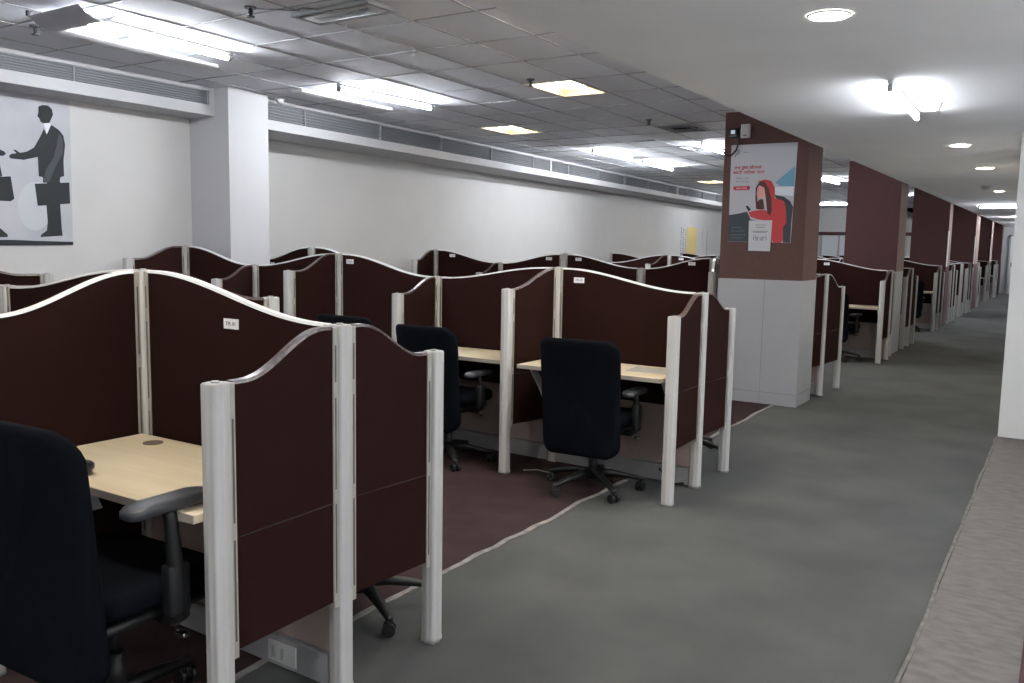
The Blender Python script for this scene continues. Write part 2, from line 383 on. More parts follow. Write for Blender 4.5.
def add_panel(parent, a, bb, za, zb_, zbot, kind, lod=0, edge=None, seam=True, sharp=0.):
    """fabric screen between post centres a, bb (xy); top height from za to zb_"""
    a = Vector((a[0], a[1], 0)); bb = Vector((bb[0], bb[1], 0)); d = bb-a; L = d.length; d.normalize(); n = Vector((-d.y, d.x, 0))
    g = POST_R+ (.016 if lod == 0 else .0)
    N = 22 if lod == 0 else 12
    th = .0135
    def top(s):
        t = s/L
        if sharp: t = (t-sharp)/(1-2*sharp)
        return za+(zb_-za)*smooth01(t)
    ss = [g+(L-2*g)*i/N for i in range(N+1)]
    b = MB(); off = .012
    lo = zbot
    v = []
    for s in ss:
        p = a+d*s; z = top(s)-off
        v += [p+n*th+Vector((0, 0, lo)), p+n*th+Vector((0, 0, z)), p-n*th+Vector((0, 0, z)), p-n*th+Vector((0, 0, lo))]
    fs = []
    for i in range(N):
        o = i*4; q = o+4
        fs += [(o, q, q+1, o+1), (o+1, q+1, q+2, o+2), (o+2, q+2, q+3, o+3), (o+3, q+3, q, o)]
    fs += [(0, 1, 2, 3), (N*4+3, N*4+2, N*4+1, N*4)]
    b.add(v, fs, 0)
    o = b.build('fabric_panel', [M_FAB], parent)
    if seam and lod == 0:
        k = MB(); z = .655
        for sg in (1, -1):
            p0 = a+d*g+n*th*sg; p1 = a+d*(L-g)+n*th*sg
            k.tube([p0+Vector((0, 0, z)), p1+Vector((0, 0, z))], .0022, 6)
        k.build('seam', flat('seam_maroon', (28, 18, 16)), o)
    # edging strip following the top
    k = MB(); v = []; hw = th+.002; hh = .010
    for s in ss:
        p = a+d*s; z = top(s)
        v += [p+n*hw+Vector((0, 0, z-hh)), p+n*(hw-.003)+Vector((0, 0, z)), p-n*(hw-.003)+Vector((0, 0, z)), p-n*hw+Vector((0, 0, z-hh))]
    k.add(v, fs, 0)
    k.build('edge_strip', edge or M_EDGE, o)
    if lod == 0:
        for e_, sgn, zt in ((a+d*(POST_R-.002), 1, za), (bb-d*(POST_R-.002), -1, zb_)):
            k = MB()
            p0 = e_; p1 = e_+d*sgn*.019
            q = [p0+n*.019, p1+n*.019, p1-n*.019, p0-n*.019]
            k.prism([Vector((w.x, w.y, zbot-.02)) for w in q], (0, 0, zt-.004-zbot+.02), None)
            for s2 in (1, -1):
                z = zbot+.03
                while z < zt-.12:
                    hgt = min(.30, zt-.06-z)
                    c0 = e_+d*sgn*.010+n*.0192*s2
                    k.prism([Vector((c0.x, c0.y, z))-d*.003-n*.0006, Vector((c0.x, c0.y, z))+d*.003-n*.0006, Vector((c0.x, c0.y, z))+d*.003+n*.0006, Vector((c0.x, c0.y, z))-d*.003+n*.0006], (0, 0, hgt), None, mi=1)
                    z += hgt+.05
            k.build('slotted_rail', [M_RAIL, M_SLOT], o)
    return o
def add_lower(parent, a, bb, lod=0, outlets=()):
    a = Vector((a[0], a[1], 0)); bb = Vector((bb[0], bb[1], 0)); d = bb-a; L = d.length; d.normalize(); n = Vector((-d.y, d.x, 0))
    M = Matrix(((d.x, n.x, 0, a.x), (d.y, n.y, 0, a.y), (0, 0, 1, 0), (0, 0, 0, 1)))
    k = MB(); k.box(POST_R, L-POST_R, -.018, .018, .125, .50, M=M); o = k.build('lower_panel', M_BEIGE, parent)
    k = MB(); k.box(POST_R, L-POST_R, -.032, .032, .012, .118, M=M); r = k.build('raceway', M_RACE, parent)
    if lod == 0:
        for s, sg in outlets:
            q = MB(); y0, y1 = (.032, .040) if sg > 0 else (-.040, -.032)
            q.bbox(s-.07, s+.07, y0, y1, .028, .102, .003, M=M)
            y2, y3 = (.040, .045) if sg > 0 else (-.045, -.040)
            q.box(s-.015, s+.0, y2, y3, .045, .085, 1, M=M); q.box(s+.03, s+.045, y2, y3, .045, .085, 1, M=M)
            q.build('socket', [M_SOCKET, flat('socket_grey', (150, 150, 150))], r)
def add_sign(parent, c, dvec, text, lod=0, w=.078, h=.036):
    """number plate on a spine panel, facing -y"""
    d = Vector((dvec[0], dvec[1], 0)).normalized()
    n = Vector((d.y, -d.x, 0))   # towards camera (-y)
    M = Matrix(((d.x, 0, n.x, c[0]), (d.y, 0, n.y, c[1]), (0, 1, 0, c[2]), (0, 0, 0, 1)))
    k = MB(); k.box(-w/2, w/2, -h/2, h/2, 0, .004, M=M); s = k.build('number_plate', flat('plate_white', (232, 232, 236), .4), parent)
    if lod == 0:
        text_obj('plate_text', text, .019, flat('plate_ink', (90, 94, 104)), s, M @ Matrix.Translation((0, 0, .0046)), .0004)

DEF = dict(p=1.37, d=1.24, fp=1.225, fd=1.108)
class Row: pass
def partition_row(posts, label, group='rows of maroon cubicle partitions', front=(), rear=(), signs=(), lod=0, outlets={}, lower=True, origin=None):
    """posts: spine list [(x, y, z)] from the aisle end to the left; front / rear: {index: (x, y, z)}"""
    o0 = origin or (posts[0][0], posts[0][1], 0)
    e = empty('cubicle_partition', o0); tag(e, label, 'cubicle partition', group)
    T = lambda p: (p[0]-o0[0], p[1]-o0[1], p[2])
    ps = [T(p) for p in posts]
    for p in ps: add_post(e, p[0], p[1], p[2], lod)
    for i in range(len(ps)-1):
        add_panel(e, ps[i], ps[i+1], ps[i][2], ps[i+1][2], .50 if lower else .32, 's', lod, M_EDGE, seam=True, sharp=.06)
        if lower: add_lower(e, ps[i], ps[i+1], lod, outlets.get(i, ()))
    for dct in (front, rear):
        for i, q in dict(dct).items():
            np_ = len(q) > 3; q = T(q)
            if not np_: add_post(e, q[0], q[1], q[2], lod)
            add_panel(e, ps[i], q, ps[i][2]-.002, q[2], .322, 'x', lod, M_EDGE if (q[2] > 1.23 and i == 1 and dct is front) else M_EDGE_BR, sharp=.18 if i != 1 else .08)
    for (i, t, dz, txt) in signs:
        a, b2 = Vector(ps[i]), Vector(ps[i+1])
        p = a.lerp(b2, t); d = (a-b2)
        nn = Vector((d.y, -d.x, 0)).normalized()
        za, zb_ = ps[i][2], ps[i+1][2]
        z = za+(zb_-za)*smooth01((t-.06)/.88)-dz
        add_sign(e, (p.x+nn.x*.0137, p.y+nn.y*.0137, z), d, txt, lod)
    return e

# nearest row (A)
A = [(-1.965, 2.05, 1.233), (-3.02, 2.072, 1.376), (-4.085, 2.105, 1.272), (-5.15, 2.13, 1.39), (-6.2, 2.15, 1.28)]
partition_row(A, 'nearest maroon cubicle partition with the big end screens, at lower left',
    front={0: (-1.95, 1.548, 1.108), 1: (-3.00, 1.44, 1.235)}, rear={0: (-1.935, 2.505, 1.108), 1: (-3.01, 2.70, 1.245), 2: (-4.07, 2.60, 1.13), 3: (-5.13, 2.88, 1.277)},
    signs=[(0, .49, .10, 'TPL 01')], outlets={0: [(.15, -1), (.75, -1), (.25, 1)], 1: [(.6, -1)]})
# second row
B = [(-1.885, 5.13, 1.224), (-2.932, 5.167, 1.348), (-3.985, 5.204, 1.249), (-5.023, 5.24, 1.400), (-5.86, 5.09, 1.289), (-6.57, 4.93, 1.435)]
partition_row(B, 'second maroon partition row, ending at the black chair in mid picture',
    front={0: (-1.874, 4.66, 1.107), 1: (-3.037, 4.701, 1.214), 2: (-3.985, 4.734, 1.14), 3: (-5.12, 4.775, 1.265), 4: (-5.78, 4.62, 1.18), 5: (-6.53, 4.34, 1.33)},
    rear={0: (-1.865, 5.605, 1.107), 1: (-2.92, 5.64, 1.214), 2: (-3.98, 5.67, 1.14), 3: (-5.02, 5.71, 1.25)},
    signs=[(0, .83, .075, 'TPL 07'), (2, .87, .06, 'TPL 05')], outlets={0: [(.25, -1), (.8, -1)], 1: [(.3, -1)]})
# row between pillar and second row, low behind
C_ = [(-5.2, 6.09, 1.25), (-6.21, 6.11, 1.439), (-6.93, 6.13, 1.31)]
partition_row(C_, 'small maroon partition peak beside the white pillar', signs=[(1, .80, .06, 'TPL 11')])
# third row, beside the first column
D = [(-2.085, 9.199, 1.255), (-3.246, 9.165, 1.39), (-4.078, 9.11, 1.258), (-5.06, 9.06, 1.396), (-5.93, 9.0, 1.273), (-6.86, 8.90, 1.415)]
partition_row(D, 'third maroon partition row, running behind the poster column',
    front={0: (-2.135, 8.876, 1.235, 0), 1: (-3.12, 8.74, 1.25), 4: (-5.97, 8.60, 1.155), 5: (-6.85, 8.45, 1.29)}, rear={0: (-2.045, 9.80, 1.113), 1: (-3.24, 9.7, 1.22)},
    signs=[(1, .30, .045, 'TPL 21'), (2, .80, .05, 'TPL 19'), (3, .22, .05, 'TPL 17'), (4, .72, .05, 'TPL 15')])
# fourth row, desk in view past the column
E_ = [(-2.05, 12.86, 1.236), (-3.16, 12.93, 1.372), (-4.28, 12.98, 1.236), (-5.366, 13.01, 1.374), (-6.42, 13.05, 1.236), (-7.3, 13.1, 1.37)]
partition_row(E_, 'fourth maroon partition row, between the poster column and the second column',
    front={0: (-2.064, 12.36, 1.103), 1: (-3.17, 12.42, 1.225), 3: (-5.50, 12.5, 1.235)}, rear={0: (-2.09, 13.34, 1.20)},
    signs=[(0, .78, .06, 'TPL 27'), (2, .8, .05, 'TPL 25')])
def std_row(y, label, units=4, ztop=None, front=True, rear=True, fz=None, xe=-2.09):
    ps = []
    for i in range(units+1):
        ps.append((xe-1.06*i, y+.02*i, (DEF['d'] if i % 2 == 0 else DEF['p'])))
    fr = {0: (xe-.005, y-.47, DEF['fd'])} if front else {}
    if front and units > 2: fr[1] = (xe-1.07, y-.45, DEF['fp'])
    re = {0: (xe+.01, y+.47, DEF['fd'])} if rear else {}
    return partition_row(ps, label, front=fr, rear=re, lod=1, signs=[(0, .8, .08, '')])
std_row(14.97, 'fifth maroon partition row, right beyond the second column', 5)
std_row(18.55, 'sixth maroon partition row, in front of the third column', 5)
std_row(20.85, 'seventh maroon partition row, just beyond the third column', 4)
std_row(22.65, 'eighth maroon partition row along the aisle', 3, front=False)
std_row(24.5, 'ninth maroon partition row, in front of the fourth column', 3)
std_row(26.9, 'tenth maroon partition row, just beyond the fourth column', 3, front=False)
std_row(30.35, 'eleventh maroon partition row, close to the end of the aisle', 2)
std_row(33.7, 'last maroon partition row before the far wall', 2)

# ------------------------------------------------------------------ desks
def desk(x0, x1, ys, yf, label, lod=0, sl=0.0, grom=None, paper=False):
    """desk top from spine y ys to front y yf between x0 < x1"""
    ym = ys
    e = empty('workstation_desk', ((x0+x1)/2, ys, 0)); tag(e, label, 'desk', 'maple workstation desks')
    cx = (x0+x1)/2; w = (x1-x0)/2; y1 = yf-ys; sg = 1 if y1 > 0 else -1
    k = MB(); lo, hi = sorted((sg*.028, y1)); k.bbox(-w, w, lo, hi, .716, .742, .003); top = k.build('desktop', M_DESK, e)
    k = MB(); k.box(-w, w, y1-.0005, y1+sg*.0025, .717, .741) if sg > 0 else k.box(-w, w, y1-.0025, y1+.0005, .717, .741)
    k.build('edge_band', M_DESK_EDGE, top)
    for s in (-1, 1):
        xx = s*(w-.035)
        k = MB()
        k.prism([Vector((xx-.004, sg*.10, .715)), Vector((xx-.004, y1*.78, .715)), Vector((xx-.004, y1*.78, .69)), Vector((xx-.004, y1*.55, .56)), Vector((xx-.004, y1*.47, .50)), Vector((xx-.004, y1*.40, .50)), Vector((xx-.004, y1*.47, .60)), Vector((xx-.004, y1*.62, .69)), Vector((xx-.004, sg*.10, .69))], (.008, 0, 0), None)
        k.box(xx-.02, xx+.02, min(sg*.05, y1*.8), max(sg*.05, y1*.8), .709, .7155)
        k.build('bracket', M_BRACKET, e)
    if lod == 0 and grom is not None:
        k = MB(); k.cyl((grom[0]-cx, grom[1]-ys, .7415), (grom[0]-cx, grom[1]-ys, .7445), .036, n=24); k.build('cable_grommet', flat('grommet_brown', (92, 76, 66), .5), e)
    return e
desk(-2.995, -1.978, 2.06, 1.49, 'maple desk in the nearest bay, with round brown cable grommet', grom=(-2.82, 1.955))
desk(-4.09, -3.06, 2.085, 1.51, 'maple desk behind the cross screen, left of the nearest bay')
desk(-2.99, -1.96, 2.06, 2.60, 'maple desk on the rear side of the nearest partition')
desk(-2.915, -1.935, 5.14, 4.64, 'maple desk behind the centre black chair, nearest the aisle')
desk(-3.95, -3.06, 5.185, 4.72, 'maple desk in the second bay from the aisle, second row')
desk(-4.99, -4.03, 5.22, 4.73, 'maple desk in the third bay from the aisle, second row')
desk(-2.90, -1.89, 5.14, 5.70, 'maple desk on the rear side of the second row by the aisle')
desk(-3.20, -2.11, 9.18, 9.75, 'maple desk behind the poster column, third row')
desk(-3.13, -2.09, 12.89, 12.36, 'maple desk just past the poster column, beside a black chair', lod=1)
desk(-3.12, -2.13, 15.0, 15.5, 'maple desk right beyond the second column', lod=1)
desk(-3.12, -2.13, 18.55, 18.06, 'maple desk in the bay before the third column', lod=1)
desk(-3.12, -2.13, 20.85, 20.36, 'maple desk in the bay beyond the third column', lod=1)
desk(-3.12, -2.13, 24.5, 24.0, 'maple desk in the bay before the fourth column', lod=1)
desk(-3.12, -2.13, 30.35, 29.85, 'second farthest maple desk along the aisle', lod=1)
desk(-3.12, -2.13, 33.7, 33.2, 'farthest maple desk along the aisle', lod=1)
# sheet of grey paper on the second-row desk
k = MB(); k.box(-.15, .15, -.11, .11, 0, .002)
o = k.build('paper_sheet', flat('grey_paper', (176, 172, 164)), None, (-2.10, 4.93, .743)); o.rotation_euler.z = .1
tag(o, 'grey sheet of paper lying on the maple desk behind the centre chair', 'paper')

# ------------------------------------------------------------------ chairs
def rrect(w, h, r, n=6, taper=0.):
    pts = []
    for (cx, cy, a0) in ((w/2-r, h/2-r, 0), (-w/2+r, h/2-r, 90), (-w/2+r, -h/2+r, 180), (w/2-r, -h/2+r, 270)):
        for i in range(n+1):
            a = radians(a0+90*i/n); x, y = cx+r*cos(a), cy+r*sin(a)
            pts.append((x*(1+taper*y/h), y))
    return pts
def cushion(mb, w, h, r, th, fn, taper=0., mi=0):
    base = rrect(w, h, r, taper=taper)
    prof = [(0., -.5), (.5, -.5), (.85, -.49), (.95, -.40), (1., -.2), (1., .2), (.95, .40), (.85, .49), (.5, .5), (0., .5)]
    rs = []
    for s, d in prof:
        s = max(s, .01)
        rs.append([fn(Vector((p[0]*s, p[1]*s, d*th))) for p in base])
    mb.rings(rs, mi)
def make_chair(fab, name='office_chair', az=0.):
    """faces +y; origin on the floor under the gas lift"""
    e = empty(name)
    # seat
    k = MB()
    def fseat(p):
        x, y, z = p; return Vector((x, y+.02, .455+z+.02*(x/.25)**2-.045*max(0, (y-.12)/.12)**2*.5))
    cushion(k, .49, .43, .09, .085, fseat); k.build('seat', fab, e)
    k = MB(); k.bbox(-.20, .20, -.17, .18, .385, .415, .012); k.bbox(-.09, .09, -.10, .12, .335, .39, .015); k.build('seat_pan', M_BLK, e)
    # backrest: tall, gently curved, wraps forward at the sides
    k = MB()
    def fback(p):
        x, zz, d = p.x, p.y, p.z
        y = -.235-.05*((zz+.06)/.3)**2*(1 if zz > -.06 else .35)+.055*(x/.25)**2-d
        return Vector((x, y, .61+zz))
    cushion(k, .50, .70, .075, .06, fback, taper=.03); bk = k.build('backrest', fab, e)
    k = MB()
    k.tube([(0, -.02, .37), (0, -.16, .36), (0, -.22, .39), (0, -.235, .44)], [.028, .028, .026, .022], 8)
    k.bbox(-.05, .05, -.24, -.215, .38, .46, .008)
    k.build('back_support', M_BLK, e)
    # arms
    for s in (-1, 1):
        k = MB()
        k.tube([(s*.12, .02, .385), (s*.24, .02, .385), (s*.272, .015, .41), (s*.275, .0, .50+az*.5), (s*.272, -.01, .60+az), (s*.268, -.015, .625+az)], [.016, .018, .024, .022, .018, .020], 8)
        k.bbox(s*.272-.022, s*.272+.022, -.03, .035, .42, .56, .01)
        a = k.build('armrest', M_BLK, e)
        k = MB()
        def fpad(p, s=s): return Vector((s*.262+p.x, -.01+p.y, .640+az+p.z-.25*max(0, -p.y-.06)**1.3))
        cushion(k, .085, .26, .038, .03, fpad); k.build('armrest_pad', M_PADG, a)
    # gas lift, lever
    k = MB(); k.cyl((0, 0, .09), (0, 0, .24), .028); k.cyl((0, 0, .22), (0, 0, .35), .018); k.build('gas_lift', M_BLK, e)
    k = MB(); k.tube([(.08, .04, .365), (.22, .03, .36), (.27, .02, .355)], .006, 6); k.bbox(.255, .29, .008, .03, .348, .362, .004); k.build('height_lever', M_CHROME, e)
    # star base
    k = MB(); k.cyl((0, 0, .075), (0, 0, .135), .045, .036); k.build('base_hub', M_BLK, e)
    for i in range(5):
        a = radians(90+72*i+12)
        c, s_ = cos(a), sin(a)
        Mr = Matrix.Rotation(a, 4, 'Z')
        k = MB(); secs = []
        for t, z, hw, hh in ((.03, .115, .024, .020), (.12, .110, .022, .017), (.22, .092, .018, .013), (.30, .074, .015, .010), (.315, .070, .010, .006)):
            secs.append([Mr @ Vector((t, q*hw, z+r_*hh)) for q, r_ in ((-1, -1), (1, -1), (1, .6), (.5, 1), (-.5, 1), (-1, .6))])
        k.rings(secs); lg = k.build('base_leg', M_BLK, e)
        k = MB(); p = Mr @ Vector((.298, 0, 0)); sw = Matrix.Rotation(a+1.1+i*.8, 4, 'Z')
        for q in (-1, 1):
            c0 = p+sw @ Vector((0, q*.008, .026)); c1 = p+sw @ Vector((0, q*.026, .026)); k.cyl(c0, c1, .026, n=16)
        k.bbox(-.018, .018, -.010, .010, .022, .06, .005, M=Matrix.Translation(p) @ sw)
        k.cyl(p+Vector((0, 0, .05)), p+Vector((0, 0, .08)), .007, n=8)
        k.build('caster', M_BLK, e)
    return e
chair0 = make_chair(M_CHAIR)
chairN = make_chair(M_CHAIR, az=.085)
first = {}
def place_chair(x, y, rz, label, proto=chair0, sc=1., z=0.):
    if id(proto) in first: c = copy_tree(proto)
    else: c = proto; first[id(proto)] = 1
    c.location = (x, y, z); c.rotation_euler = (0, 0, rz); c.scale = (sc, sc, sc)
    tag(c, label, 'chair', 'black office chairs')
    return c
place_chair(-2.345, 1.475, .03, 'large black office chair in the lower left corner, in the nearest bay', chairN, 1.06)
place_chair(-2.385, 4.70, .06, 'black office chair with its back to the camera in mid picture')
place_chair(-3.53, 4.74, -.03, 'black office chair left of the centre chair, second row second bay')
place_chair(-4.31, 4.80, .03, 'black office chair whose top edge shows above the nearest partition', sc=1.02)
place_chair(-2.36, 2.58, -2.25, 'black office chair behind the nearest end screen, only its wheels showing')
place_chair(-2.27, 5.93, pi+.1, 'black office chair behind the second row end screen, wheels by the grey carpet')
place_chair(-2.62, 12.42, -.25, 'black office chair just past the poster column')
place_chair(-2.55, 17.85, .3, 'black office chair in the bay before the third column')
place_chair(-2.5, 23.6, .2, 'small far black office chair before the fourth column')
place_chair(-2.5, 15.7, pi+.2, 'black office chair right beyond the second column')

# cables on the floor by the second row
k = MB(); k.tube([(-2.95, 4.80, .012), (-2.88, 4.86, .012), (-2.78, 4.84, .014), (-2.72, 4.78, .012), (-2.68, 4.70, .012)], .004, 6)
tag(k.build('floor_cable', flat('cable_grey', (150, 150, 150))), 'thin grey cable lying on the carpet by the centre chair', 'cable')
k = MB(); k.tube([(-1.95, 5.10, .02), (-1.99, 5.0, .03), (-2.04, 5.03, .08), (-2.10, 5.06, .10)], .007, 6)
tag(k.build('power_cable', M_BLK), 'short black power cable at the foot of the second row end screen', 'cable')

# ------------------------------------------------------------------ light fittings
def add_area(loc, sx, sy, energy, col=(1, 1, 1), rz=0., parent=None):
    l = bpy.data.lights.new('lamp_light', 'AREA'); l.shape = 'RECTANGLE'; l.size = sx; l.size_y = sy; l.energy = energy; l.color = col
    o = bpy.data.objects.new('lamp_light', l); COL.objects.link(o); o.location = loc; o.rotation_euler = (0, 0, rz)
    if parent: o.parent = parent
    return o
def tube_light(x0, y0, x1, y1, zc, label, wing=0, glow=M_TUBE, grp='fluorescent tube lights'):
    a = Vector((x0, y0, 0)); bb = Vector((x1, y1, 0)); L = (bb-a).length; m_ = (a+bb)/2
    rz = math.atan2(y1-y0, x1-x0)
    e = empty('tube_light', (m_.x, m_.y, zc), rz); tag(e, label, 'tube light', grp)
    k = MB(); k.bbox(-L/2-.04, L/2+.04, -.015, .015, -.022, -.001, .004); k.build('batten', M_FIX, e)
    for s in (-1, 1):
        k = MB(); k.bbox(s*(L/2+.015)-.018, s*(L/2+.015)+.018, -.014, .014, -.062, -.022, .004); k.build('lamp_holder', flat('holder_grey', (160, 160, 164)), e)
    k = MB(); k.cyl((-L/2, 0, -.048), (L/2, 0, -.048), .014, n=14); k.build('fluorescent_tube', glow, e)
    if wing:
        k = MB()
        k.prism([Vector((-L/2, wing*.03, -.012)), Vector((-L/2, wing*.16, -.035)), Vector((-L/2, wing*.16, -.040)), Vector((-L/2, wing*.03, -.017))], (L, 0, 0), None)
        k.build('reflector', M_FIX, e)
    return e
tube_light(-4.97, 3.03, -5.04, 4.16, ZT, 'long bright tube light at upper left, with a drooping diffuser')
tube_light(-5.225, 5.47, -5.16, 6.60, ZT, 'bright tube light on the ceiling beyond the white pillar')
tube_light(-5.51, 10.6, -5.48, 11.75, ZT, 'left one of the two tube lights in line, middle of the hall ceiling')
tube_light(-5.52, 12.25, -5.57, 13.5, ZT, 'right one of the two tube lights in line, middle of the hall ceiling')
tube_light(-3.95, 10.5, -4.0, 11.75, ZT, 'tube light partly hidden by the poster column')
tube_light(-3.85, 16.2, -3.80, 17.4, ZT, 'tube light seen in the gap between first and second columns')
tube_light(-5.9, 19.5, -5.95, 20.7, ZT, 'far tube light deep in the hall')
tube_light(-6.4, 25.2, -5.2, 25.2, ZT, 'crosswise tube light near the far hall wall')
tube_light(-3.4, 21.4, -3.4, 22.6, ZT, 'tube light seen in the gap between second and third columns')
tube_light(-5.2, -2.6, -5.2, -1.4, ZT, 'unseen tube light added in the rear left of the hall')  # added behind the camera to brighten the hall
tube_light(-1.5, 35.6, -.7, 35.6, ZG, 'added fill tube light, last before the far door', grp='aisle tube lights')  # added to brighten the dark far wall and door
tube_light(-1.1, 31.0, -1.1, 32.2, ZG, 'added fill tube light, second last before the far door', grp='aisle tube lights')  # added fill for the far end of the aisle
tube_light(-1.0, -1.9, -1.0, -.7, ZG, 'unseen fill tube light added over the aisle behind the camera', grp='aisle tube lights')  # added out of view to brighten the near aisle
tube_light(1.5, .6, 1.5, 1.8, ZG, 'added fill tube light over the unseen side area right of the aisle', grp='aisle tube lights')  # added fill lamp over the unseen right side
tube_light(1.5, -2.6, 1.5, -1.4, ZG, 'third added fill tube light over the unseen side area right of the aisle', grp='aisle tube lights')  # added fill lamp, out of view behind and right
tube_light(.6, 2.6, .6, 3.8, ZG, 'added fill tube light over the unseen pale floor right of the stone strip', glow=M_TUBE2, grp='aisle tube lights')  # added out of view to light the aisle and the floor bounce
tube_light(1.5, 4.4, 1.5, 5.6, ZG, 'second added fill tube light over the unseen side area right of the aisle', grp='aisle tube lights')  # added out of view, lights aisle and panels from the right
tube_light(-.92, 5.36, -.95, 6.58, ZG, 'bright bare tube light over the aisle', glow=M_TUBE2, grp='aisle tube lights')
tube_light(-1.60, 20.0, -.75, 20.05, ZG, 'crosswise tube light far down the aisle', grp='aisle tube lights')
tube_light(-1.20, 26.0, -1.2, 27.2, ZG, 'small far tube light near the end of the aisle', grp='aisle tube lights')
# drooping diffuser sheet and loose reflector at the first tube
e = empty('loose_diffuser', (-4.93, 2.93, ZT-.092)); e.scale = (.74, .74, .74); tag(e, 'grey plastic diffuser hanging loose at the left end of the long tube light', 'light diffuser')
k = MB(); N = 8; v = []; 
for i in range(N+1):
    t = i/N; y = -.13+.34*t; z = .085-.10*sin(pi*t)*.7-.05*t*(1-t)
    for x in (-.27, .30): v.append((x, y+.10*(x+.27), z-(.03 if x < 0 else 0)))
fs = [(2*i, 2*i+1, 2*i+3, 2*i+2) for i in range(N)]
k.add(v, fs, 0, True); v2 = [(a, b_, c+.004) for a, b_, c in v]; k.add(v2, fs, 0, True); k.build('diffuser_sheet', M_ACR, e)
k = MB(); k.bbox(-.012, .012, -.02, .02, .06, .10, .003, M=Matrix.Translation((-.28, -.12, 0))); k.build('clip', M_METAL, e)
k = MB(); k.bbox(-.65, .65, -.09, .09, -.03, -.002, .008)
o = k.build('reflector_tray', M_FIX, None, (-5.50, 3.78, ZT)); o.rotation_euler.z = math.atan2(1.25, -.11); tag(o, 'unlit white reflector tray beside the long tube light', 'reflector tray', 'unlit reflector trays')
k = MB(); k.bbox(-.6, .6, -.07, .07, -.03, -.002, .008)
o = k.build('reflector_tray', M_FIX, None, (-5.72, 6.05, ZT)); o.rotation_euler.z = pi/2; tag(o, 'unlit white reflector tray beside the tube light beyond the pillar', 'reflector tray', 'unlit reflector trays')

def cell_rect(i, j):
    y0, y1 = ylines[j], ylines[j+1]
    xa = grid_pt(i+1, (y0+y1)/2); xb = grid_pt(i, (y0+y1)/2)
    return xa, xb, y0, y1
def recessed(x, y, label, glow=None):
    i, j = cell_of(x, y); xa, xb, y0, y1 = cell_rect(i, j)
    e = empty('recessed_light', ((xa+xb)/2, (y0+y1)/2, ZT)); tag(e, label, 'ceiling light', 'square recessed lights')
    w, h = (xb-xa)/2-.008, (y1-y0)/2-.008
    k = MB()
    for q in ((-w, w, -h, -h+.018), (-w, w, h-.018, h), (-w, -w+.018, -h+.018, h-.018), (w-.018, w, -h+.018, h-.018)): k.box(*q, -.006, .02)
    k.build('frame', M_GOLD, e)
    k = MB(); k.box(-w+.005, w-.005, -h+.005, h-.005, .10, .108); k.build('reflector', M_PANELWARM, e)
    k = MB(); k.box(-w, -w+.006, -h, h, .0, .1); k.box(w-.006, w, -h, h, 0, .1); k.box(-w, w, -h, -h+.006, 0, .1); k.box(-w, w, h-.006, h, 0, .1); k.build('housing', M_GOLD, e)
    k = MB()
    pts = [Vector((.62*w*cos(t)*(1+.12*sin(3*t))-.05*w, .78*h*sin(t)*(1+.1*cos(2*t))-.1*h, .03)) for t in [2*pi*q/24 for q in range(24)]]
    k.prism(pts, (0, 0, .03), None, smooth=True); k.build('lamp_bowl', glow or M_PANELGL, e)
recessed(*recess[0], 'nearest square recessed ceiling light with brass frame')
recessed(*recess[1], 'second square recessed ceiling light, nearer the left wall')
recessed(*recess[2], 'far square recessed light just left of the poster column')
recessed(*recess[3], 'square recessed light in the gap between the first two columns')
recessed(*recess[4], 'unseen square recessed light added over the nearest bay', M_PANELGL2)  # added out of view to brighten the nearest desk
recessed(*recess[5], 'hidden square recessed light added over the second row end bay, behind the ceiling edge', M_PANELGL2)  # added out of sight to brighten the second row desk
def downlight(x, y, label, glow, r=.078):
    e = empty('downlight', (x, y, ZG)); tag(e, label, 'downlight', 'round downlights over the aisle')
    k = MB(); n = 28
    ro = [Vector((r*1.12*cos(2*pi*i/n), r*1.12*sin(2*pi*i/n), -.001)) for i in range(n)]; ri = [Vector((r*cos(2*pi*i/n), r*sin(2*pi*i/n), -.008)) for i in range(n)]
    rr = [Vector((r*.97*cos(2*pi*i/n), r*.97*sin(2*pi*i/n), -.003)) for i in range(n)]
    k.rings([ro, ri, rr], close0=False, close1=False); k.build('trim_ring', M_FIX, e)
    k = MB(); k.cyl((0, 0, -.005), (0, 0, -.001), r*.97, n=28); k.build('lens', glow, e)
downlight(-.90, 3.77, 'biggest round downlight at the top of the picture', M_DOWN)
downlight(-.90, 8.79, 'white round downlight beyond the aisle tube light', M_DOWN, .08)
downlight(-.885, 11.26, 'warm round downlight farther down the aisle', M_DOWNW, .09)
downlight(-.9, -1.2, 'unseen round downlight added behind the camera', M_DOWN)  # added behind the camera as fill light
downlight(-1.0, 15.5, 'faint far round downlight', M_DOWNW, .07)
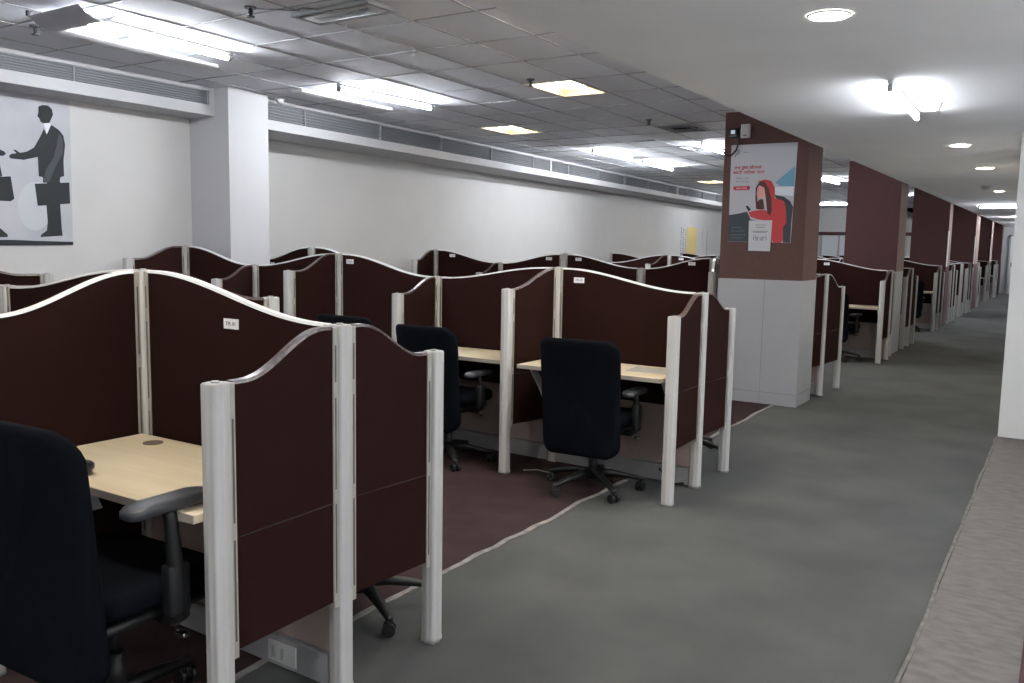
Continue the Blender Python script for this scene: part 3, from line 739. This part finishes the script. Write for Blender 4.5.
# detectors
def detector(x, y, z, label, r=.05):
    e = empty('smoke_detector', (x, y, z)); tag(e, label, 'smoke detector', 'smoke detectors')
    k = MB(); k.cyl((0, 0, -.014), (0, 0, 0), r, n=20); k.build('base', M_DET, e)
    k = MB(); k.cyl((0, 0, -.05), (0, 0, -.014), r*.45, r*.85, n=20); k.build('sensor_head', M_DET, e)
detector(-.79, 6.28, ZG, 'small smoke detector right of the aisle tube light', .03)
detector(-1.09, 14.28, ZG, 'cone-shaped smoke detector on the aisle ceiling', .07)
detector(-6.25, 5.75, ZT, 'smoke detector beside the white pillar top', .05)
def sprinkler(x, y, label):
    e = empty('sprinkler', (x, y, ZT)); tag(e, label, 'sprinkler', 'ceiling sprinklers')
    k = MB(); k.cyl((0, 0, -.008), (0, 0, 0), .035, n=16); k.build('escutcheon', M_METAL, e)
    k = MB(); k.cyl((0, 0, -.05), (0, 0, -.008), .010, n=10); k.cyl((0, 0, -.056), (0, 0, -.05), .024, n=12); k.tube([(.014, 0, -.01), (.018, 0, -.03), (.006, 0, -.05)], .003, 6); k.tube([(-.014, 0, -.01), (-.018, 0, -.03), (-.006, 0, -.05)], .003, 6); k.build('sprinkler_head', M_METAL, e)
sprinkler(-3.99, 3.46, 'nearest ceiling sprinkler at the top of the picture')
sprinkler(-3.70, 6.01, 'ceiling sprinkler beside the nearest square recessed light')
sprinkler(-3.76, 8.45, 'ceiling sprinkler before the dark ceiling opening')
sprinkler(-5.54, 3.10, 'ceiling sprinkler under the loose diffuser at upper left')
k = MB(); k.tube([(-3.97, 3.47, ZT-.008), (-3.80, 3.62, ZT-.006), (-3.72, 3.60, ZT-.008), (-3.5, 3.86, ZT-.005)], .004, 6)
tag(k.build('ceiling_wire', flat('wire_grey', (120, 122, 126))), 'thin wire running over the ceiling tiles from the nearest sprinkler', 'wire')
# diffuser vents
def vent(x, y, label, dark=False):
    i, j = cell_of(x, y); xa, xb, y0, y1 = cell_rect(i, j)
    e = empty('ceiling_vent', ((xa+xb)/2, (y0+y1)/2, ZT)); tag(e, label, 'air vent', 'square ceiling vents')
    w, h = (xb-xa)/2-.008, (y1-y0)/2-.008
    k = MB()
    for q in ((-w, w, -h, -h+.03), (-w, w, h-.03, h), (-w, -w+.03, -h+.03, h-.03), (w-.03, w, -h+.03, h-.03)): k.box(*q, -.012, .0)
    k.build('frame', M_FIX if not dark else M_TBAR, e)
    k = MB(); k.box(-w+.03, w-.03, -h+.03, h-.03, .06, .065); k.build('duct_opening', M_GAP, e)
    k = MB()
    for q in range(1, 4 if not dark else 2):
        f = 1-q*.25; a, b_ = (w-.03)*f, (h-.03)*f; t = .022
        for r2 in ((-a, a, -b_, -b_+t), (-a, a, b_-t, b_), (-a, -a+t, -b_, b_), (a-t, a, -b_, b_)): k.box(*r2, -.006-.004*q, -.002-.004*q+.003)
    k.box(-w+.03, w-.03, -.004, .004, .0, .05)
    k.build('deflector_ring', M_GRILLE, e)
e = empty('ceiling_vent', (-3.585, 3.775, ZT), -.02); tag(e, 'long slot air vent at the top of the picture', 'air vent')
k = MB()
for q in ((-.30, .30, -.115, -.10), (-.30, .30, .09, .115), (-.30, -.28, -.10, .09), (.28, .30, -.10, .09)): k.box(*q, -.022, .0)
k.build('frame', M_GRILLE, e)
k = MB(); k.box(-.28, .28, -.10, -.055, -.006, -.003); k.build('slot', M_GAP, e)
k = MB(); k.bbox(-.28, .28, -.055, .09, -.018, -.004, .004); k.build('plate', M_FIX, e)
k = MB(); k.bbox(-.20, .22, -.03, .06, -.026, -.018, .003); k.build('damper_plate', M_GRILLE, e)
vent(-3.80, 9.1, 'dark square air vent left of the poster column top', True)
vent(-4.20, 11.1, 'farther dark air vent left of the poster column', True)

# ------------------------------------------------------------------ posters
def flat_poly(parent, name, poly, plane, pos, m, thick=.001, flip=1):
    """plane 'x': poly gives (y, z) at x=pos, thick towards +x;  plane 'y': poly gives (x, z) at y=pos, thick towards -y"""
    k = MB()
    if plane == 'x': k.prism([Vector((0, p[0], p[1])) for p in poly], (thick, 0, 0), None)
    else: k.prism([Vector((p[0], 0, p[1])) for p in poly], (0, -thick, 0), None)
    o = k.build(name, m, parent); o.location = pos
    # triangulate concave polygons safely
    bm = bmesh.new(); bm.from_mesh(o.data); bmesh.ops.triangulate(bm, faces=[f for f in bm.faces if len(f.verts) > 4]); bm.to_mesh(o.data); bm.free()
    return o
MAN = {
'head' : [(3.755, 2.479), (3.786, 2.496), (3.832, 2.497), (3.86, 2.473), (3.866, 2.433), (3.849, 2.395), (3.835, 2.367), (3.789, 2.358), (3.768, 2.366), (3.758, 2.393), (3.744, 2.405), (3.753, 2.436)] ,
'shirt' : [(3.789, 2.358), (3.835, 2.367), (3.853, 2.352), (3.813, 2.276), (3.802, 2.319)] ,
'suit' : [(3.848, 2.355), (3.908, 2.323), (3.943, 2.282), (3.954, 2.211), (3.936, 2.092), (3.936, 1.969), (3.906, 1.959), (3.896, 1.917), (3.766, 1.908), (3.768, 1.949), (3.736, 1.954), (3.735, 2.1), (3.625, 2.068), (3.53, 2.07), (3.517, 2.085), (3.535, 2.104), (3.575, 2.112), (3.55, 2.135), (3.568, 2.137), (3.601, 2.118), (3.654, 2.133), (3.709, 2.168), (3.758, 2.252), (3.791, 2.318), (3.811, 2.276)] ,
'trousers' : [(3.798, 1.919), (3.904, 1.927), (3.896, 1.736), (3.901, 1.563), (3.906, 1.504), (3.73, 1.49), (3.735, 1.508), (3.782, 1.542), (3.791, 1.614), (3.786, 1.731)] ,
'bag' : [(3.701, 1.895), (3.976, 1.923), (3.976, 1.758), (3.717, 1.728)] ,
'circle' : [(3.836, 1.733), (3.827, 1.674), (3.805, 1.62), (3.773, 1.578), (3.733, 1.55), (3.691, 1.54), (3.65, 1.548), (3.614, 1.573), (3.586, 1.613), (3.57, 1.664), (3.566, 1.721), (3.575, 1.778), (3.596, 1.83), (3.627, 1.872), (3.665, 1.901), (3.707, 1.913), (3.749, 1.907), (3.786, 1.883), (3.814, 1.843), (3.832, 1.791)] ,
'lhand' : [(3.349, 2.123), (3.448, 2.13), (3.485, 2.117), (3.498, 2.101), (3.48, 2.085), (3.346, 2.065)] ,
'lbag' : [(3.323, 1.912), (3.524, 1.938), (3.544, 1.772), (3.516, 1.753), (3.332, 1.752)] ,
'lhandle' : [(3.43, 2.03), (3.447, 2.031), (3.463, 1.934), (3.449, 1.929)] ,
'lshoe' : [(3.323, 1.565), (3.43, 1.551), (3.484, 1.504), (3.48, 1.486), (3.319, 1.48)] ,
'strip' : [(2.395, 1.45), (3.52, 1.466), (3.733, 1.46), (3.989, 1.457), (3.988, 1.431), (2.393, 1.408)] ,
'sleeve' : [(3.906, 2.296), (3.937, 2.263), (3.932, 2.146), (3.867, 2.032), (3.816, 1.917), (3.771, 1.917), (3.793, 2.008), (3.856, 2.103), (3.884, 2.195)] ,
}
e = empty('wall_poster', (-6.72, 0, 0)); tag(e, 'grey poster of a suited businessman holding a briefcase, on the left wall', 'poster')
PK, PG = flat('print_black', (24, 28, 32)), flat('print_grey', (60, 64, 68))
flat_poly(e, 'poster_sheet', [(2.39, 1.405), (3.99, 1.429), (4.005, 2.56), (2.39, 2.56)], 'x', (0, 0, 0), mat('poster_grey', (170, 171, 178), .6, nscale=3., col2=(182, 182, 188)), .004)
flat_poly(e, 'printed_circle', MAN['circle'], 'x', (.004, 0, 0), flat('print_pale', (186, 190, 194)))
for nm, key, mt, dx in (('printed_trousers', 'trousers', PK, .005), ('printed_shirt', 'shirt', flat('print_white', (220, 222, 226)), .0055), ('printed_suit', 'suit', PK, .006), ('printed_sleeve', 'sleeve', PG, .007), ('printed_head', 'head', PK, .006), ('printed_briefcase', 'bag', PK, .0075),
                        ('printed_hand', 'lhand', PK, .005), ('printed_briefcase', 'lbag', PK, .005), ('printed_handle', 'lhandle', PK, .005), ('printed_shoe', 'lshoe', PK, .005), ('printed_ground', 'strip', PK, .008)):
    flat_poly(e, nm, MAN[key], 'x', (dx, 0, 0), mt)
# rest of the second businessman, left of the frame
flat_poly(e, 'printed_figure', [(3.35, 2.12), (3.2, 2.16), (3.12, 2.30), (3.07, 2.34), (3.08, 2.47), (2.98, 2.48), (2.96, 2.36), (2.86, 2.30), (2.83, 2.1), (2.88, 1.95), (2.93, 1.93), (2.92, 1.5), (3.34, 1.49), (3.34, 1.56), (3.2, 1.6), (3.12, 1.93), (3.16, 2.12), (3.35, 2.065)], 'x', (.005, 0, 0), PK)

PO = {
'blue' : [(-2.219, 2.272), (-2.398, 2.123), (-2.347, 2.089), (-2.22, 2.083)] ,
'band' : [(-2.396, 2.082), (-2.222, 2.083), (-2.225, 1.997), (-2.393, 2.008)] ,
'dark' : [(-2.83, 1.82), (-2.739, 1.832), (-2.654, 1.853), (-2.616, 1.778), (-2.45, 1.75), (-2.40, 1.56), (-2.828, 1.567)] ,
'seat' : [(-2.401, 2.008), (-2.309, 1.99), (-2.25, 1.949), (-2.218, 1.892), (-2.228, 1.745), (-2.228, 1.558), (-2.295, 1.561), (-2.317, 1.827), (-2.356, 1.942)] ,
'hood' : [(-2.558, 2.14), (-2.491, 2.154), (-2.432, 2.137), (-2.399, 2.074), (-2.391, 1.975), (-2.307, 1.95), (-2.285, 1.892), (-2.272, 1.745), (-2.303, 1.704), (-2.296, 1.581), (-2.32, 1.557), (-2.386, 1.556), (-2.419, 1.612), (-2.426, 1.761), (-2.548, 1.778), (-2.618, 1.803), (-2.637, 1.845), (-2.586, 1.861), (-2.485, 1.869), (-2.447, 1.844), (-2.458, 1.993), (-2.479, 2.075), (-2.54, 2.118)] ,
'face' : [(-2.563, 2.077), (-2.523, 2.109), (-2.487, 2.059), (-2.492, 1.993), (-2.532, 1.969), (-2.559, 2.002)] ,
'hair1' : [(-2.549, 2.126), (-2.499, 2.138), (-2.459, 2.075), (-2.424, 1.976), (-2.415, 1.86), (-2.429, 1.811), (-2.459, 1.844), (-2.472, 1.943), (-2.496, 2.076), (-2.544, 2.101), (-2.563, 2.077), (-2.569, 2.027), (-2.557, 1.944), (-2.532, 1.969), (-2.504, 1.968), (-2.486, 1.877), (-2.527, 1.869), (-2.567, 1.878), (-2.578, 1.978), (-2.58, 2.077)] ,
'phone' : [(-2.67, 1.904), (-2.648, 1.908), (-2.617, 1.87), (-2.637, 1.853)] ,
'pill' : [(-2.8, 2.095), (-2.635, 2.095), (-2.639, 2.058), (-2.795, 2.058)] ,
'logo' : [(-2.819, 2.425), (-2.751, 2.43), (-2.74, 2.397), (-2.784, 2.399), (-2.799, 2.366), (-2.81, 2.37), (-2.798, 2.407)] ,
}
YP = 8.34
e = empty('column_poster', (0, YP, 0)); tag(e, 'poster of a woman in a red hoodie holding a phone, on the brown column', 'poster')
PAPER = mat('poster_paper', (172, 174, 181), .55)
flat_poly(e, 'poster_sheet', [(-2.836, 2.487), (-2.206, 2.488), (-2.225, 1.557), (-2.828, 1.565)], 'y', (0, 0, 0), PAPER, .003)
RED = flat('print_red', (176, 56, 60)); DK = flat('print_slate', (50, 58, 64)); HR = flat('print_hair', (78, 44, 44)); SK = flat('print_skin', (214, 150, 140))
for nm, key, mt, dy in (('printed_sky', 'blue', flat('print_blue', (104, 150, 176)), -.003), ('printed_band', 'band', flat('print_band', (208, 214, 222)), -.0032), ('printed_car_seat', 'seat', DK, -.0042), ('printed_dark_area', 'dark', DK, -.0044), ('printed_hair', 'hair1', HR, -.0066),
                        ('printed_hoodie', 'hood', RED, -.0055), ('printed_face', 'face', SK, -.0060), ('printed_phone', 'phone', PK, -.0062), ('printed_button', 'pill', RED, -.0035)):
    flat_poly(e, nm, PO[key], 'y', (0, dy, 0), mt)
k = MB(); k.tube([(-2.815, 0, 2.425), (-2.79, 0, 2.442), (-2.755, 0, 2.436), (-2.75, 0, 2.41), (-2.785, 0, 2.395), (-2.80, 0, 2.37)], .004, 6); k.build('printed_logo', flat('print_logo', (120, 112, 120)), e).location.y = -.004
def ty(x, z, y=0.): return Matrix.Translation((x, y, z)) @ Matrix.Rotation(pi/2, 4, 'X')
INKR = flat('print_text_red', (168, 84, 86)); INKG = flat('print_text_grey', (120, 112, 116)); INKW = flat('print_text_white', (226, 228, 232))
text_obj('printed_headline', 'we get about', .050, INKR, e, ty(-2.665, 2.275, -.004), bold=.0015)
text_obj('printed_headline', 'each other too', .050, INKR, e, ty(-2.655, 2.230, -.004), bold=.0015)
text_obj('printed_subline', 'Book a ride', .026, INKG, e, ty(-2.715, 2.172, -.004))
text_obj('printed_subline', 'with the app', .026, INKG, e, ty(-2.715, 2.140, -.004))
text_obj('printed_button_text', 'Learn more', .022, INKW, e, ty(-2.718, 2.078, -.0048))
text_obj('printed_brand_text', 'share', .024, INKG, e, ty(-2.69, 2.416, -.004))
for z, w in ((1.70, .10), (1.665, .13), (1.63, .15), (1.60, .12)):
    k = MB(); k.box(-2.80, -2.80+w, -.0062, -.0055, z-.003, z+.003); k.build('printed_small_print', flat('print_dim', (96, 104, 110)), e)
e = empty('notice_sheet', (0, YP-.010, 0)); tag(e, 'white handwritten notice sheet taped over the bottom of the column poster', 'notice')
flat_poly(e, 'paper', [(-2.629, 1.766), (-2.405, 1.770), (-2.412, 1.476), (-2.622, 1.479)], 'y', (0, 0, 0), flat('notice_white', (184, 186, 190)), .001)
for z, w in ((1.725, .10), (1.70, .09), (1.665, .15), (1.655, .13)):
    k = MB(); k.box(-2.515-w/2, -2.515+w/2, -.0017, -.0012, z-.003, z+.003); k.build('printed_line', INKG, e)
text_obj('handwriting', '(Ig-gr)', .055, flat('ink_dark', (90, 88, 96)), e, ty(-2.515, 1.605, -.0016))
# devices high on the column
e = empty('access_reader', (-2.815, YP, 2.60)); tag(e, 'small black wall reader with a lit screen high on the brown column', 'wall device')
k = MB(); k.bbox(-.045, .045, -.04, 0, -.045, .045, .006); k.build('body', M_BLK, e)
k = MB(); k.box(-.02, .02, -.042, -.04, -.01, .025); k.build('screen', mat('screen_pale', (190, 200, 208), .3, emit=(170, 184, 196), estr=.25), e)
k = MB(); k.box(-.04, .04, -.043, -.04, -.035, -.025); k.build('status_strip', M_METAL, e)
e = empty('junction_box', (-2.697, YP, 2.612)); tag(e, 'white rectangular box high on the brown column, beside the black reader', 'junction box')
k = MB(); k.bbox(-.045, .045, -.04, 0, -.065, .065, .006); k.build('box', M_SOCKET, e)
k = MB(); k.box(-.02, .02, -.0415, -.04, -.045, -.035); k.build('vent_slot', M_METAL, e)
k = MB(); k.tube([(-2.755, 8.322, 2.66), (-2.757, 8.318, 2.58), (-2.762, 8.316, 2.50), (-2.785, 8.318, 2.43), (-2.835, 8.318, 2.385), (-2.885, 8.32, 2.39), (-2.915, 8.33, 2.43), (-2.918, 8.36, 2.45)], .008, 8)
tag(k.build('hanging_cable', M_BLK), 'black cable looping down over the corner of the brown column', 'cable')

# writing and yellow panel painted on the far left wall
def wx(y): return w2(y, .62)+.001
Lw = []
e = empty('wall_graphic', (wx(20.1), 20.1, 0), math.atan(.062)); tag(e, 'yellow panel with columns of dark vertical lettering on the left wall', 'wall graphic')
yl = 19.02-19.0
k = MB(); k.box(0, .004, .10, .86, 1.25, 1.99); k.build('yellow_panel', flat('mustard', (206, 184, 116)), e)
def wm(y, z): return Matrix.Translation((.003, y, z)) @ Matrix.Rotation(pi/2, 4, 'Z') @ Matrix.Rotation(pi/2, 4, 'X') @ Matrix.Rotation(pi/2, 4, 'Z')
INKD = flat('wall_ink', (84, 84, 96))
text_obj('wall_lettering', 'AT THE TABLE', .09, INKD, e, wm(-.35, 1.68), .001)
text_obj('wall_lettering', 'WE SERVE THE', .09, INKD, e, wm(-.18, 1.65), .001)
text_obj('wall_lettering', 'CUSTOMER FIRST', .08, INKD, e, wm(.0, 1.62), .001)
text_obj('wall_lettering', 'Our mission', .09, flat('wall_ink_brown', (140, 132, 120)), e, wm(1.35, 1.75), .001)
text_obj('wall_lettering', 'one team one goal', .09, INKD, e, wm(1.75, 1.60), .001)

# ------------------------------------------------------------------ world, view
w = bpy.data.worlds.new('world'); SC.world = w; w.use_nodes = True
w.node_tree.nodes['Background'].inputs['Color'].default_value = (.8, .85, 1, 1)
w.node_tree.nodes['Background'].inputs['Strength'].default_value = .0
SC.view_settings.view_transform = 'Standard'; SC.view_settings.look = 'None'
SC.view_settings.exposure = 1.47; SC.view_settings.gamma = 1.; SC.view_settings.use_curve_mapping = False
try:
    SC.cycles.use_light_tree = True; SC.cycles.max_bounces = 8; SC.cycles.diffuse_bounces = 6; SC.cycles.sample_clamp_indirect = 4
except Exception: pass
